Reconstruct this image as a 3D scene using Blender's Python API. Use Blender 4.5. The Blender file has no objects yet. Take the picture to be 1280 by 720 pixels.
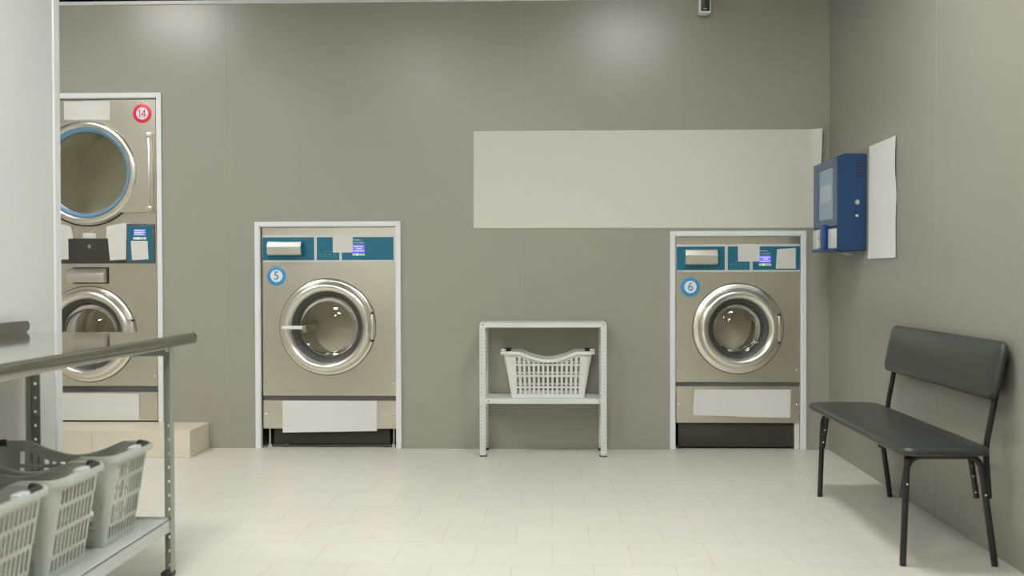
import bpy, bmesh, math, random
from mathutils import Vector, Matrix, Euler
random.seed(7)
S = bpy.context.scene
COL = S.collection
PI = math.pi

# ------------------------------------------------------------------ materials
def new_mat(name):
    m = bpy.data.materials.new(name); m.use_nodes = True
    nt = m.node_tree
    return m, nt, nt.nodes['Principled BSDF']

def mat(name, col, rough=.5, metal=0., bump=0., bscale=60., var=0., vscale=3., spec=.5, emis=None, estr=0., coat=0.):
    m, nt, b = new_mat(name)
    b.inputs['Base Color'].default_value = (*col, 1)
    b.inputs['Roughness'].default_value = rough
    b.inputs['Metallic'].default_value = metal
    b.inputs['Specular IOR Level'].default_value = spec
    b.inputs['Coat Weight'].default_value = coat
    if emis:
        b.inputs['Emission Color'].default_value = (*emis, 1)
        b.inputs['Emission Strength'].default_value = estr
    tc = nt.nodes.new('ShaderNodeTexCoord')
    if var > 0:
        n = nt.nodes.new('ShaderNodeTexNoise'); n.inputs['Scale'].default_value = vscale; n.inputs['Detail'].default_value = 4
        nt.links.new(tc.outputs['Object'], n.inputs['Vector'])
        mx = nt.nodes.new('ShaderNodeMix'); mx.data_type = 'RGBA'
        mx.inputs['A'].default_value = (*[c*(1-var) for c in col], 1)
        mx.inputs['B'].default_value = (*[min(1, c*(1+var)) for c in col], 1)
        nt.links.new(n.outputs['Fac'], mx.inputs['Factor'])
        nt.links.new(mx.outputs['Result'], b.inputs['Base Color'])
    if bump > 0:
        n2 = nt.nodes.new('ShaderNodeTexNoise'); n2.inputs['Scale'].default_value = bscale; n2.inputs['Detail'].default_value = 3
        nt.links.new(tc.outputs['Object'], n2.inputs['Vector'])
        bp = nt.nodes.new('ShaderNodeBump'); bp.inputs['Strength'].default_value = bump; bp.inputs['Distance'].default_value = .002
        nt.links.new(n2.outputs['Fac'], bp.inputs['Height'])
        nt.links.new(bp.outputs['Normal'], b.inputs['Normal'])
    return m

def brushed(name, col, rough=.3, stretch=(1.5, 1.5, 220), amt=.12, wave=.0):
    """steel sheet with a fine brushed grain and a very slight waviness"""
    m, nt, b = new_mat(name)
    b.inputs['Metallic'].default_value = 1
    tc = nt.nodes.new('ShaderNodeTexCoord')
    mp = nt.nodes.new('ShaderNodeMapping'); mp.inputs['Scale'].default_value = stretch
    n = nt.nodes.new('ShaderNodeTexNoise'); n.inputs['Scale'].default_value = 1.; n.inputs['Detail'].default_value = 5
    nt.links.new(tc.outputs['Object'], mp.inputs['Vector']); nt.links.new(mp.outputs['Vector'], n.inputs['Vector'])
    mr = nt.nodes.new('ShaderNodeMapRange'); mr.inputs['To Min'].default_value = rough-amt/2; mr.inputs['To Max'].default_value = rough+amt/2
    nt.links.new(n.outputs['Fac'], mr.inputs['Value']); nt.links.new(mr.outputs['Result'], b.inputs['Roughness'])
    n3 = nt.nodes.new('ShaderNodeTexNoise'); n3.inputs['Scale'].default_value = 2.2; n3.inputs['Detail'].default_value = 3
    nt.links.new(tc.outputs['Object'], n3.inputs['Vector'])
    mx = nt.nodes.new('ShaderNodeMix'); mx.data_type = 'RGBA'
    mx.inputs['A'].default_value = (*[c*.93 for c in col], 1); mx.inputs['B'].default_value = (*[min(1, c*1.05) for c in col], 1)
    nt.links.new(n3.outputs['Fac'], mx.inputs['Factor']); nt.links.new(mx.outputs['Result'], b.inputs['Base Color'])
    if wave:
        bp = nt.nodes.new('ShaderNodeBump'); bp.inputs['Strength'].default_value = wave; bp.inputs['Distance'].default_value = .01
        nt.links.new(n3.outputs['Fac'], bp.inputs['Height']); nt.links.new(bp.outputs['Normal'], b.inputs['Normal'])
    return m

def tiles(name, col, grout, w=.305, h=.305, rough=.35, shift=(.1525, -.01, 0), mortar=.0022, vertical=False):
    m, nt, b = new_mat(name)
    tc = nt.nodes.new('ShaderNodeTexCoord')
    mp = nt.nodes.new('ShaderNodeMapping'); mp.inputs['Location'].default_value = shift
    if vertical: mp.inputs['Rotation'].default_value = (PI/2, 0, 0)
    br = nt.nodes.new('ShaderNodeTexBrick')
    br.inputs['Scale'].default_value = 1.; br.inputs['Brick Width'].default_value = w; br.inputs['Row Height'].default_value = h
    br.inputs['Mortar Size'].default_value = mortar; br.inputs['Mortar Smooth'].default_value = .3
    br.inputs['Bias'].default_value = 0
    br.inputs['Color1'].default_value = (*[c*.985 for c in col], 1); br.inputs['Color2'].default_value = (*[c*1.01 for c in col], 1)
    br.inputs['Mortar'].default_value = (*grout, 1)
    nt.links.new(tc.outputs['Object'], mp.inputs['Vector']); nt.links.new(mp.outputs['Vector'], br.inputs['Vector'])
    n = nt.nodes.new('ShaderNodeTexNoise'); n.inputs['Scale'].default_value = 7; n.inputs['Detail'].default_value = 6
    nt.links.new(tc.outputs['Object'], n.inputs['Vector'])
    mx = nt.nodes.new('ShaderNodeMix'); mx.data_type = 'RGBA'; mx.blend_type = 'MULTIPLY'
    mr = nt.nodes.new('ShaderNodeMapRange'); mr.inputs['To Min'].default_value = .95; mr.inputs['To Max'].default_value = 1.04
    nt.links.new(n.outputs['Fac'], mr.inputs['Value'])
    mx.inputs['Factor'].default_value = 1
    nt.links.new(br.outputs['Color'], mx.inputs['A']); nt.links.new(mr.outputs['Result'], mx.inputs['B'])
    nt.links.new(mx.outputs['Result'], b.inputs['Base Color'])
    b.inputs['Roughness'].default_value = rough
    bp = nt.nodes.new('ShaderNodeBump'); bp.inputs['Strength'].default_value = .25; bp.inputs['Distance'].default_value = .001; bp.invert = True
    nt.links.new(br.outputs['Fac'], bp.inputs['Height']); nt.links.new(bp.outputs['Normal'], b.inputs['Normal'])
    return m

def glass(name, tint=(.9, .9, .86), refl=1.6, rough=.03):
    m = bpy.data.materials.new(name); m.use_nodes = True
    nt = m.node_tree; nt.nodes.clear()
    out = nt.nodes.new('ShaderNodeOutputMaterial')
    tr = nt.nodes.new('ShaderNodeBsdfTransparent'); tr.inputs['Color'].default_value = (*tint, 1)
    gl = nt.nodes.new('ShaderNodeBsdfGlossy'); gl.inputs['Roughness'].default_value = rough
    fr = nt.nodes.new('ShaderNodeFresnel'); fr.inputs['IOR'].default_value = refl
    mx = nt.nodes.new('ShaderNodeMixShader')
    nt.links.new(fr.outputs[0], mx.inputs[0]); nt.links.new(tr.outputs[0], mx.inputs[1]); nt.links.new(gl.outputs[0], mx.inputs[2])
    nt.links.new(mx.outputs[0], out.inputs[0])
    return m

M = dict(
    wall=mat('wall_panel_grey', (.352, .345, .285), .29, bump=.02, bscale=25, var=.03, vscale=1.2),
    wall_dimmed=mat('wall_panel_grey_dimmed', (.285, .280, .232), .31, bump=.02, bscale=25, var=.03, vscale=1.2),  # wall grey darkened to stand in for weaker light on the right wall
    seam=mat('wall_seam', (.38, .373, .315), .4),
    white_wall=mat('white_partition', (.70, .72, .70), .35, var=.015),
    rear=mat('rear_wall', (.50, .49, .44), .6, var=.03),
    dark=mat('dark_void', (.02, .02, .018), .8),
    ceil=mat('pale_ceiling', (.14, .14, .13), .8, var=.1),
    alu=mat('white_aluminium', (.80, .82, .82), .35),
    floor=tiles('floor_tiles', (.70, .685, .60), (.58, .555, .475), rough=.33),
    plinth=tiles('plinth_tiles', (.72, .66, .53), (.58, .52, .41), w=.3, h=.3, rough=.4, shift=(.068, .0, .135), vertical=True),
    steel=brushed('brushed_steel', (.79, .745, .635), .31, wave=.12),
    ring=brushed('polished_steel', (.88, .85, .77), .31, amt=.06, stretch=(20, 20, 20)),
    drawer=brushed('drawer_steel', (.86, .83, .75), .33, amt=.08, stretch=(20, 20, 20)),
    drum=brushed('drum_steel', (.78, .75, .66), .5, stretch=(4, 4, 4)),
    rub=mat('dark_rubber', (.06, .062, .055), .45),
    black=mat('black_plastic', (.022, .021, .018), .4),
    charcoal=mat('charcoal_panel', (.045, .042, .036), .5, var=.1),
    grey_seam=mat('grey_gasket', (.10, .105, .095), .4),
    teal=mat('teal_label', (.014, .155, .24), .35),
    label=mat('silver_label', (.68, .70, .68), .4, metal=.2),
    glyph=mat('pale_print', (.42, .55, .58), .5),
    glyph_dim=mat('dim_print', (.10, .30, .36), .5),
    lcd=mat('blue_display', (.10, .08, .6), .3, emis=(.16, .13, 1.), estr=.9),
    lcdtext=mat('display_text', (.6, .65, 1), .4, emis=(.5, .55, 1.), estr=.9),
    btn=mat('white_button', (.72, .72, .66), .4),
    btn_g=mat('lit_green_button', (.6, .85, .62), .4, emis=(.5, 1., .55), estr=.35),
    blue=mat('badge_blue', (.04, .30, .62), .4),
    red=mat('badge_red', (.80, .025, .07), .4),
    badge=mat('badge_white', (.80, .82, .84), .45),
    num_blue=mat('numeral_blue', (.06, .24, .50), .4),
    num_red=mat('numeral_red', (.62, .03, .10), .4),
    paper=mat('white_paper', (.70, .695, .645), .75, var=.012, vscale=2),
    paper_cool=mat('cool_white_paper', (.74, .745, .72), .75, var=.012, vscale=2),
    banner=mat('banner_paper', (.66, .655, .58), .7, var=.012, vscale=1.5),
    glass=glass('door_glass', (.90, .89, .83), 1.55),
    dglass=glass('dryer_glass', (.92, .92, .83), 1.6),
    bgasket=mat('blue_gasket', (.16, .30, .43), .35),
    rack=mat('white_rack_paint', (.70, .725, .68), .4, var=.02),
    rackg=mat('grey_green_rack_paint', (.36, .39, .32), .4, var=.03),
    shelf=mat('pale_shelf_steel', (.60, .63, .60), .35, var=.02),
    top=brushed('table_steel', (.74, .735, .68), .07, stretch=(3, 60, 3), amt=.04, wave=.02),
    rim=brushed('table_rim_steel', (.42, .41, .36), .12, stretch=(3, 3, 60), amt=.05, wave=.12),
    ups=mat('grey_upstand', (.22, .22, .20), .3, metal=.6),
    basket=mat('basket_plastic', (.56, .58, .525), .38, var=.015),
    basket2=mat('white_basket_plastic', (.74, .755, .70), .38, var=.015),
    tab=mat('tab_plastic', (.68, .71, .72), .4),
    grip=mat('grip_rubber', (.055, .05, .048), .45),
    leather=mat('black_vinyl', (.037, .04, .038), .34, bump=.25, bscale=180),
    tube=mat('black_tube', (.014, .014, .013), .3),
    bolt=mat('chrome_bolt', (.75, .75, .72), .2, metal=1.),
    navy=mat('navy_case', (.011, .048, .135), .42, bump=.1, bscale=400),
    bezel=mat('blue_grey_bezel', (.10, .15, .25), .35, metal=.3),
    screen=mat('grey_blue_screen', (.20, .29, .35), .12, emis=(.3, .45, .55), estr=.12),
    screenw=mat('screen_window', (.30, .38, .42), .15, emis=(.4, .5, .55), estr=.14),
    blueplastic=mat('blue_plastic', (.01, .06, .22), .3),
    lamp=mat('lamp_diffuser', (.9, .9, .9), .5, emis=(1., 1., .985), estr=49.5),
    lampf=mat('lamp_frame', (.35, .35, .34), .4),
    cable=mat('pale_cable', (.5, .5, .45), .5),
)

# ------------------------------------------------------------------ mesh helpers
def bm_(): return bmesh.new()

def box(bm, x0, x1, y0, y1, z0, z1, bev=0., seg=2):
    r = bmesh.ops.create_cube(bm, size=1.)
    vs = r['verts']
    bmesh.ops.scale(bm, vec=(x1-x0, y1-y0, z1-z0), verts=vs)
    bmesh.ops.translate(bm, vec=((x0+x1)/2, (y0+y1)/2, (z0+z1)/2), verts=vs)
    if bev > 0:
        es = list({e for v in vs for e in v.link_edges})
        bmesh.ops.bevel(bm, geom=es, offset=bev, segments=seg, affect='EDGES', profile=.5)

def lathe(bm, prof, cx, cz, Y, n=72, axis='y', close=False):
    """prof: (radius, distance out of the face towards -y)"""
    rings = []
    for r, d in prof:
        ring = []
        if r < 1e-6:
            ring = [bm.verts.new((cx, Y-d, cz))]
        else:
            for i in range(n):
                a = 2*PI*i/n
                ring.append(bm.verts.new((cx+r*math.cos(a), Y-d, cz+r*math.sin(a))))
        rings.append(ring)
    for a, b in zip(rings, rings[1:]):
        for i in range(n):
            j = (i+1) % n
            if len(a) == 1 and len(b) == 1: continue
            if len(a) == 1: bm.faces.new((a[0], b[i], b[j]))
            elif len(b) == 1: bm.faces.new((a[i], a[j], b[0]))
            else: bm.faces.new((a[i], a[j], b[j], b[i]))

def disc(bm, cx, cz, Y, r, t=.002, n=40):
    lathe(bm, [(0, t), (r*.96, t), (r, t*.6), (r, 0)], cx, cz, Y, n)

def tube(bm, pts, r, n=12, cap=True):
    pts = [Vector(p) for p in pts]
    rings = []
    up = None
    for i, p in enumerate(pts):
        t = (pts[min(i+1, len(pts)-1)]-pts[max(i-1, 0)]).normalized()
        if up is None:
            up = t.orthogonal().normalized()
        else:
            up = (up - t*up.dot(t)).normalized()
        s = t.cross(up)
        rings.append([bm.verts.new(p+(up*math.cos(2*PI*k/n)+s*math.sin(2*PI*k/n))*r) for k in range(n)])
    for a, b in zip(rings, rings[1:]):
        for k in range(n):
            bm.faces.new((a[k], a[(k+1) % n], b[(k+1) % n], b[k]))
    if cap:
        bm.faces.new(rings[0]); bm.faces.new(rings[-1])

def smooth_path(pts, rad, seg=6):
    """polyline with rounded corners"""
    pts = [Vector(p) for p in pts]; out = [pts[0]]
    for a, b, c in zip(pts, pts[1:], pts[2:]):
        d1 = (a-b); d2 = (c-b)
        l = min(rad, d1.length*.49, d2.length*.49)
        p1 = b+d1.normalized()*l; p2 = b+d2.normalized()*l
        for k in range(seg+1):
            t = k/seg
            out.append(p1*(1-t)**2+b*2*t*(1-t)+p2*t*t)
    out.append(pts[-1])
    return out

def plate_hole(bm, x0, x1, z0, z1, cx, cz, r, Y, n=96):
    """flat plate at y=Y with a round opening"""
    angs = [2*PI*i/n for i in range(n)]
    for px, pz in ((x0, z0), (x0, z1), (x1, z0), (x1, z1)):
        a = math.atan2(pz-cz, px-cx) % (2*PI); angs.append(a)
    angs = sorted(set(round(a, 5) for a in angs))
    inn, outr = [], []
    for a in angs:
        c, s = math.cos(a), math.sin(a)
        t = 1e9
        if c > 1e-6: t = min(t, (x1-cx)/c)
        if c < -1e-6: t = min(t, (x0-cx)/c)
        if s > 1e-6: t = min(t, (z1-cz)/s)
        if s < -1e-6: t = min(t, (z0-cz)/s)
        inn.append(bm.verts.new((cx+r*c, Y, cz+r*s))); outr.append(bm.verts.new((cx+t*c, Y, cz+t*s)))
    k = len(angs)
    for i in range(k):
        j = (i+1) % k
        bm.faces.new((inn[i], inn[j], outr[j], outr[i]))
    return inn

def prism(bm, poly, a0, a1, axis='x'):
    """extrude a 2D polygon along an axis. axis x: poly=(y,z); y: (x,z); z: (x,y)"""
    def P(p, a):
        return {'x': (a, p[0], p[1]), 'y': (p[0], a, p[1]), 'z': (p[0], p[1], a)}[axis]
    A = [bm.verts.new(P(p, a0)) for p in poly]; B = [bm.verts.new(P(p, a1)) for p in poly]
    bm.faces.new(A); bm.faces.new(B)
    n = len(poly)
    for i in range(n):
        bm.faces.new((A[i], A[(i+1) % n], B[(i+1) % n], B[i]))

def world_loc(o):
    v = Vector((0, 0, 0))
    while o:
        v += o.location; o = o.parent
    return v

def obj(name, bm, m, parent=None, smooth=35, label=None):
    bmesh.ops.recalc_face_normals(bm, faces=bm.faces)
    off = world_loc(parent) if parent else Vector((0, 0, 0))
    if off.length: bmesh.ops.translate(bm, vec=-off, verts=bm.verts)
    me = bpy.data.meshes.new(name); bm.to_mesh(me); bm.free()
    if m: me.materials.append(m)
    if smooth:
        for p in me.polygons: p.use_smooth = True
        me.set_sharp_from_angle(angle=math.radians(smooth))
    o = bpy.data.objects.new(name, me); COL.objects.link(o)
    if parent: o.parent = parent
    if label: o['label'] = label
    return o

def thing(name, label, cat, loc=(0, 0, 0), group=None):
    o = bpy.data.objects.new(name, None); COL.objects.link(o)
    o.location = loc; o.empty_display_size = .1
    o['label'] = label; o['category'] = cat
    if group: o['group'] = group
    return o

def tag(o, label, cat, group=None):
    o['label'] = label; o['category'] = cat
    if group: o['group'] = group
    return o

def struct(name, bm, m, smooth=None):
    o = obj(name, bm, m, None, smooth); o['kind'] = 'structure'
    return o

def center_origin(o):
    """put a one-mesh thing's origin at its lower middle"""
    vs = [v.co.copy() for v in o.data.vertices]
    c = Vector(((min(v.x for v in vs)+max(v.x for v in vs))/2, (min(v.y for v in vs)+max(v.y for v in vs))/2, min(v.z for v in vs)))
    o.data.transform(Matrix.Translation(-c)); o.location = c

def text_bm(s, size, cx, cz, Y, bold=0., thick=.0006, align='CENTER'):
    cu = bpy.data.curves.new('t', 'FONT'); cu.body = s; cu.size = size; cu.align_x = align; cu.align_y = 'CENTER'
    cu.extrude = thick; cu.offset = bold; cu.resolution_u = 4
    to = bpy.data.objects.new('t', cu); COL.objects.link(to)
    bpy.context.view_layer.update()
    dg = bpy.context.evaluated_depsgraph_get()
    me = bpy.data.meshes.new_from_object(to.evaluated_get(dg))
    bm = bmesh.new(); bm.from_mesh(me)
    bpy.data.objects.remove(to); bpy.data.meshes.remove(me); bpy.data.curves.remove(cu)
    bmesh.ops.rotate(bm, verts=bm.verts, cent=(0, 0, 0), matrix=Matrix.Rotation(PI/2, 3, 'X'))
    bmesh.ops.translate(bm, verts=bm.verts, vec=(cx, Y-thick, cz))
    return bm

YW = 6.11       # face of the back wall
XR = 1.72       # face of the right wall
HC = 3.25       # ceiling

# ------------------------------------------------------------------ the room
b = bm_(); box(b, -4.7, XR+.1, -3.2, 7.6, -.1, 0); struct('floor', b, M['floor'])
b = bm_(); box(b, -4.7, XR+.1, -3.2, YW, HC, HC+.1); struct('ceiling', b, M['ceil'])
b = bm_(); box(b, -4.7, XR+.1, YW, 7.6, HC, HC+.1); struct('ceiling_utility', b, M['dark'])

OPEN = [(-3.40, -2.487, 0, 2.222), (-1.842, -.972, 0, 1.402), (.753, 1.560, 0, 1.338)]   # x0 x1 z0 z1
b = bm_()
TOPW = 2.80
xs = [-4.6]
for x0, x1, z0, z1 in OPEN:
    box(b, xs[-1], x0, YW, YW+.03, 0, TOPW)
    box(b, x0, x1, YW, YW+.03, z1, TOPW)
    if z0 > 0: box(b, x0, x1, YW, YW+.03, 0, z0)
    xs.append(x1)
box(b, xs[-1], XR, YW, YW+.03, 0, TOPW)
bmesh.ops.remove_doubles(b, verts=b.verts, dist=1e-5)
struct('wall_back', b, M['wall'])
b = bm_(); box(b, XR, XR+.1, -3.2, 7.5, 0, HC); struct('wall_right', b, M['wall_dimmed'])
b = bm_(); box(b, -4.7, XR, -3.2, -3.1, 0, HC); struct('wall_rear', b, M['rear'])
b = bm_(); box(b, -4.7, -4.6, -3.1, 7.5, 0, HC); struct('wall_far_left', b, M['rear'])
b = bm_(); box(b, -4.7, XR, 7.5, 7.6, 0, HC); struct('wall_utility', b, M['dark'])
# white partition on the left with a bright edge profile
b = bm_(); box(b, -2.20, -2.06, -.6, 3.985, 0, 2.95, .002, 1); struct('wall_left', b, M['white_wall'])
b = bm_(); box(b, -2.205, -2.054, 3.985, 4.035, 0, 2.955, .004, 2); struct('trim_1', b, M['alu'])
# white profile capping the back wall panels
b = bm_(); box(b, -4.6, XR, YW-.012, YW+.032, TOPW, TOPW+.022, .002, 1); struct('trim_2', b, M['alu'])
k = 3
for x in (-2.053, -.186):
    z0 = 0
    b = bm_(); box(b, x-.003, x+.003, YW-.0015, YW+.001, 0, TOPW); struct('trim_%d' % k, b, M['seam']); k += 1
for y in (4.43, 2.56):
    b = bm_(); box(b, XR-.0015, XR+.001, y-.003, y+.003, 0, HC); struct('trim_%d' % k, b, M['seam']); k += 1
# low tiled plinth in front of the stacked machine
b = bm_(); box(b, -4.0, -2.172, 5.775, YW, 0, .163, .003, 2); box(b, -3.398, -2.489, YW-.001, 6.75, 0, .1625)
o = struct('trim_%d' % k, b, M['plinth'])

# white profiles around each machine opening
def surround(n, x0, x1, z0, z1, w=.034):
    # x0..x1, z1 outer size
    bb = bm_()
    y0, y1 = YW-.016, YW+.004
    box(bb, x0, x0+w, y0, y1, z0, z1, .002, 1)
    box(bb, x1-w, x1, y0, y1, z0, z1, .002, 1)
    box(bb, x0+w, x1-w, y0, y1, z1-w, z1, .002, 1)
    # inner step of the profile
    box(bb, x0+w, x0+w+.004, y0+.006, y1+.02, z0, z1-w)
    box(bb, x1-w-.004, x1-w, y0+.006, y1+.02, z0, z1-w)
    box(bb, x0+w, x1-w, y0+.006, y1+.02, z1-w-.004, z1-w)
    return struct('trim_%d' % n, bb, M['alu'])
surround(20, -3.43, -2.460, .163, 2.246, .030)
surround(21, -1.872, -.948, 0, 1.430, .030)
surround(22, .735, 1.578, 0, 1.362, .030)

# ------------------------------------------------------------------ washers
def screw(bm, x, z, Y, r=.006):
    lathe(bm, [(0, .003), (r*.6, .0028), (r, .001), (r, 0)], x, z, Y, 10)

def badge(root, cx, cz, Y, r, txt, rm, nm, size):
    bb = bm_(); disc(bb, cx, cz, Y, r, .0018); bg = obj('number_badge', bb, rm, root)
    bb = bm_(); disc(bb, cx, cz, Y-.0018, r*.64, .0008); obj('badge_face', bb, M['badge'], bg)
    if txt == '14':
        # the two digits as strokes
        bb = bm_(); h = .024; w = .0052; ya, yb_ = Y-.0036, Y-.0024
        box(bb, cx-.017, cx-.017+w, ya, yb_, cz-h, cz+h)
        prism(bb, [(cx-.0265, cz+h*.52), (cx-.0265, cz+h*.74), (cx-.014, cz+h), (cx-.0165, cz+h*.72)], ya, yb_, 'y')
        box(bb, cx+.0135, cx+.0135+w, ya, yb_, cz-h, cz+h)
        box(bb, cx-.0055, cx+.0255, ya, yb_, cz-h*.50, cz-h*.28)
        prism(bb, [(cx-.0055, cz-h*.36), (cx+.0005, cz-h*.36), (cx+.0187, cz+h), (cx+.0130, cz+h)], ya, yb_, 'y')
        obj('numeral', bb, nm, bg, None); return bg
    obj('numeral', text_bm(txt, size, cx, cz, Y-.0026, .0004), nm, bg, None)
    return bg

def cabinet_mesh(x0, x1, z0, z1, Y, holes, depth=.62):
    """holes: list of (cx, cz, r, zlo, zhi) slices of the front, each with a round opening"""
    bb = bm_()
    zz = z0
    for cx, cz, r, zlo, zhi in holes:
        if zlo > zz+1e-4:
            v = [bb.verts.new(p) for p in ((x0, Y, zz), (x1, Y, zz), (x1, Y, zlo), (x0, Y, zlo))]; bb.faces.new(v)
        ring = plate_hole(bb, x0, x1, zlo, zhi, cx, cz, r, Y)
        ring2 = [bb.verts.new((v.co.x, Y+.05, v.co.z)) for v in ring]
        n = len(ring)
        for i in range(n): bb.faces.new((ring[i], ring[(i+1) % n], ring2[(i+1) % n], ring2[i]))
        zz = zhi
    if z1 > zz+1e-4:
        v = [bb.verts.new(p) for p in ((x0, Y, zz), (x1, Y, zz), (x1, Y, z1), (x0, Y, z1))]; bb.faces.new(v)
    Y2 = Y+depth
    for q in (((x0, Y, z0), (x0, Y2, z0), (x0, Y2, z1), (x0, Y, z1)), ((x1, Y, z0), (x1, Y2, z0), (x1, Y2, z1), (x1, Y, z1)),
              ((x0, Y, z1), (x1, Y, z1), (x1, Y2, z1), (x0, Y2, z1)), ((x0, Y, z0), (x1, Y, z0), (x1, Y2, z0), (x0, Y2, z0)),
              ((x0, Y2, z0), (x1, Y2, z0), (x1, Y2, z1), (x0, Y2, z1))):
        bb.faces.new([bb.verts.new(p) for p in q])
    bmesh.ops.remove_doubles(bb, verts=bb.verts, dist=1e-5)
    return bb

def drum(root, cx, cz, Y, r, depth=.4, lifters=3, phase=.5):
    bb = bm_(); lathe(bb, [(r*.86, -.052), (r, -.075), (r, -depth), (r*.9, -depth-.02), (r*.3, -depth-.02), (0, -depth-.018)], cx, cz, Y, 60)
    d = obj('drum', bb, M['drum'], root)
    for i in range(lifters):
        a = phase+2*PI*i/lifters
        bb = bm_()
        box(bb, -r*.12, r*.12, .09, depth-.02, r*.72, r*.985, .012, 2)
        bmesh.ops.rotate(bb, verts=bb.verts, cent=(0, 0, 0), matrix=Matrix.Rotation(a, 3, 'Y'))
        bmesh.ops.translate(bb, verts=bb.verts, vec=(cx, Y, cz))
        obj('drum_lifter', bb, M['drum'], d)
    return d

def washer_door(root, cx, cz, Y, ro, rr, ri, hinge_x, flat=False):
    """ro: outline of the door plate, rr: outer radius of the thick ring, ri: radius of the window"""
    bb = bm_()
    w = rr-ri
    lathe(bb, [(ro, 0), (ro, .010), (ro-.004, .014), (rr+.006, .016), (rr, .018), (rr-w*.08, .036), (rr-w*.28, .054), (rr-w*.52, .060), (rr-w*.78, .052), (ri+w*.06, .036), (ri, .022), (ri, -.02)], cx, cz, Y, 96)
    door = obj('door', bb, M['ring'], root, 50)
    # dark ring painted in place of the shadow gap around the plate
    bb = bm_(); lathe(bb, [(ro+.0045, 0), (ro+.0045, .004), (ro+.0005, .004), (ro+.0005, 0)], cx, cz, Y, 96)
    obj('door_gap_shade', bb, M['grey_seam'], door)
    bb = bm_(); lathe(bb, [(ri+.001, .026), (ri-.006, .024), (ri-.024, .006), (ri-.029, .0), (ri-.031, -.02), (ri-.031, -.048)], cx, cz, Y, 72)
    obj('gasket', bb, M['rub'], door)
    rg = ri-.0305
    bb = bm_(); lathe(bb, [(rg, .004), (rg-.006, .008), (rg-.014, .004), (rg-.020, -.004)]+[(rg*.86, -.014), (rg*.83, -.018), (rg*.80, -.016)]+[(rg*.78*q, -.014+.030*(1-q*q)) for q in (1., .92, .84, .74, .62, .5, .36, .2, .1)]+[(0, .016)], cx, cz, Y, 72)
    obj('door_glass', bb, M['glass'], door, 60)
    # hinge bar on the right
    bb = bm_()
    box(bb, hinge_x-.008, hinge_x+.008, Y-.034, Y+.0, cz-.078, cz+.078, .004, 2)
    h = obj('hinge', bb, M['drawer'], door)
    for s in (-1, 1):
        bb = bm_(); box(bb, hinge_x-.007, hinge_x+.007, Y-.028, Y, cz+s*.088-.006, cz+s*.088+.006, .002, 1)
        obj('hinge_pin', bb, M['black'], h)
    return door

def drawer_front(root, x0, x1, z0, z1, Y, skew=0.):
    """detergent drawer pull: a steel trough with a chamfered upper face"""
    bb = bm_()
    d = .05; zc = z1-(z1-z0)*.38
    prof = [(Y, z0+.006), (Y-d*.55, z0), (Y-d, z0+.008), (Y-d*1.05, zc), (Y-d*.72, z1-.004), (Y-d*.45, z1), (Y, z1)]
    prism(bb, prof, x0+.004, x1-.004, 'x')
    bmesh.ops.bevel(bb, geom=list(bb.edges), offset=.0018, segments=1, affect='EDGES')
    dr = obj('detergent_drawer', bb, M['drawer'], root, None)
    bb = bm_(); prism(bb, [(Y, z0+.003), (Y-d*.8, z0+.003), (Y-d*.85, zc), (Y-d*.45, z1-.01), (Y, z1-.004)], x1-.005, x1+.001, 'x')
    obj('drawer_end', bb, M['teal'] if skew == 0 else M['drawer'], dr)
    bb = bm_(); box(bb, x0-.004, x1+.010, Y-.003, Y, z0-.008, z1+.004, .001, 1)
    obj('drawer_slot', bb, M['teal'] if skew == 0 else M['black'], dr)
    return dr

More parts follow.
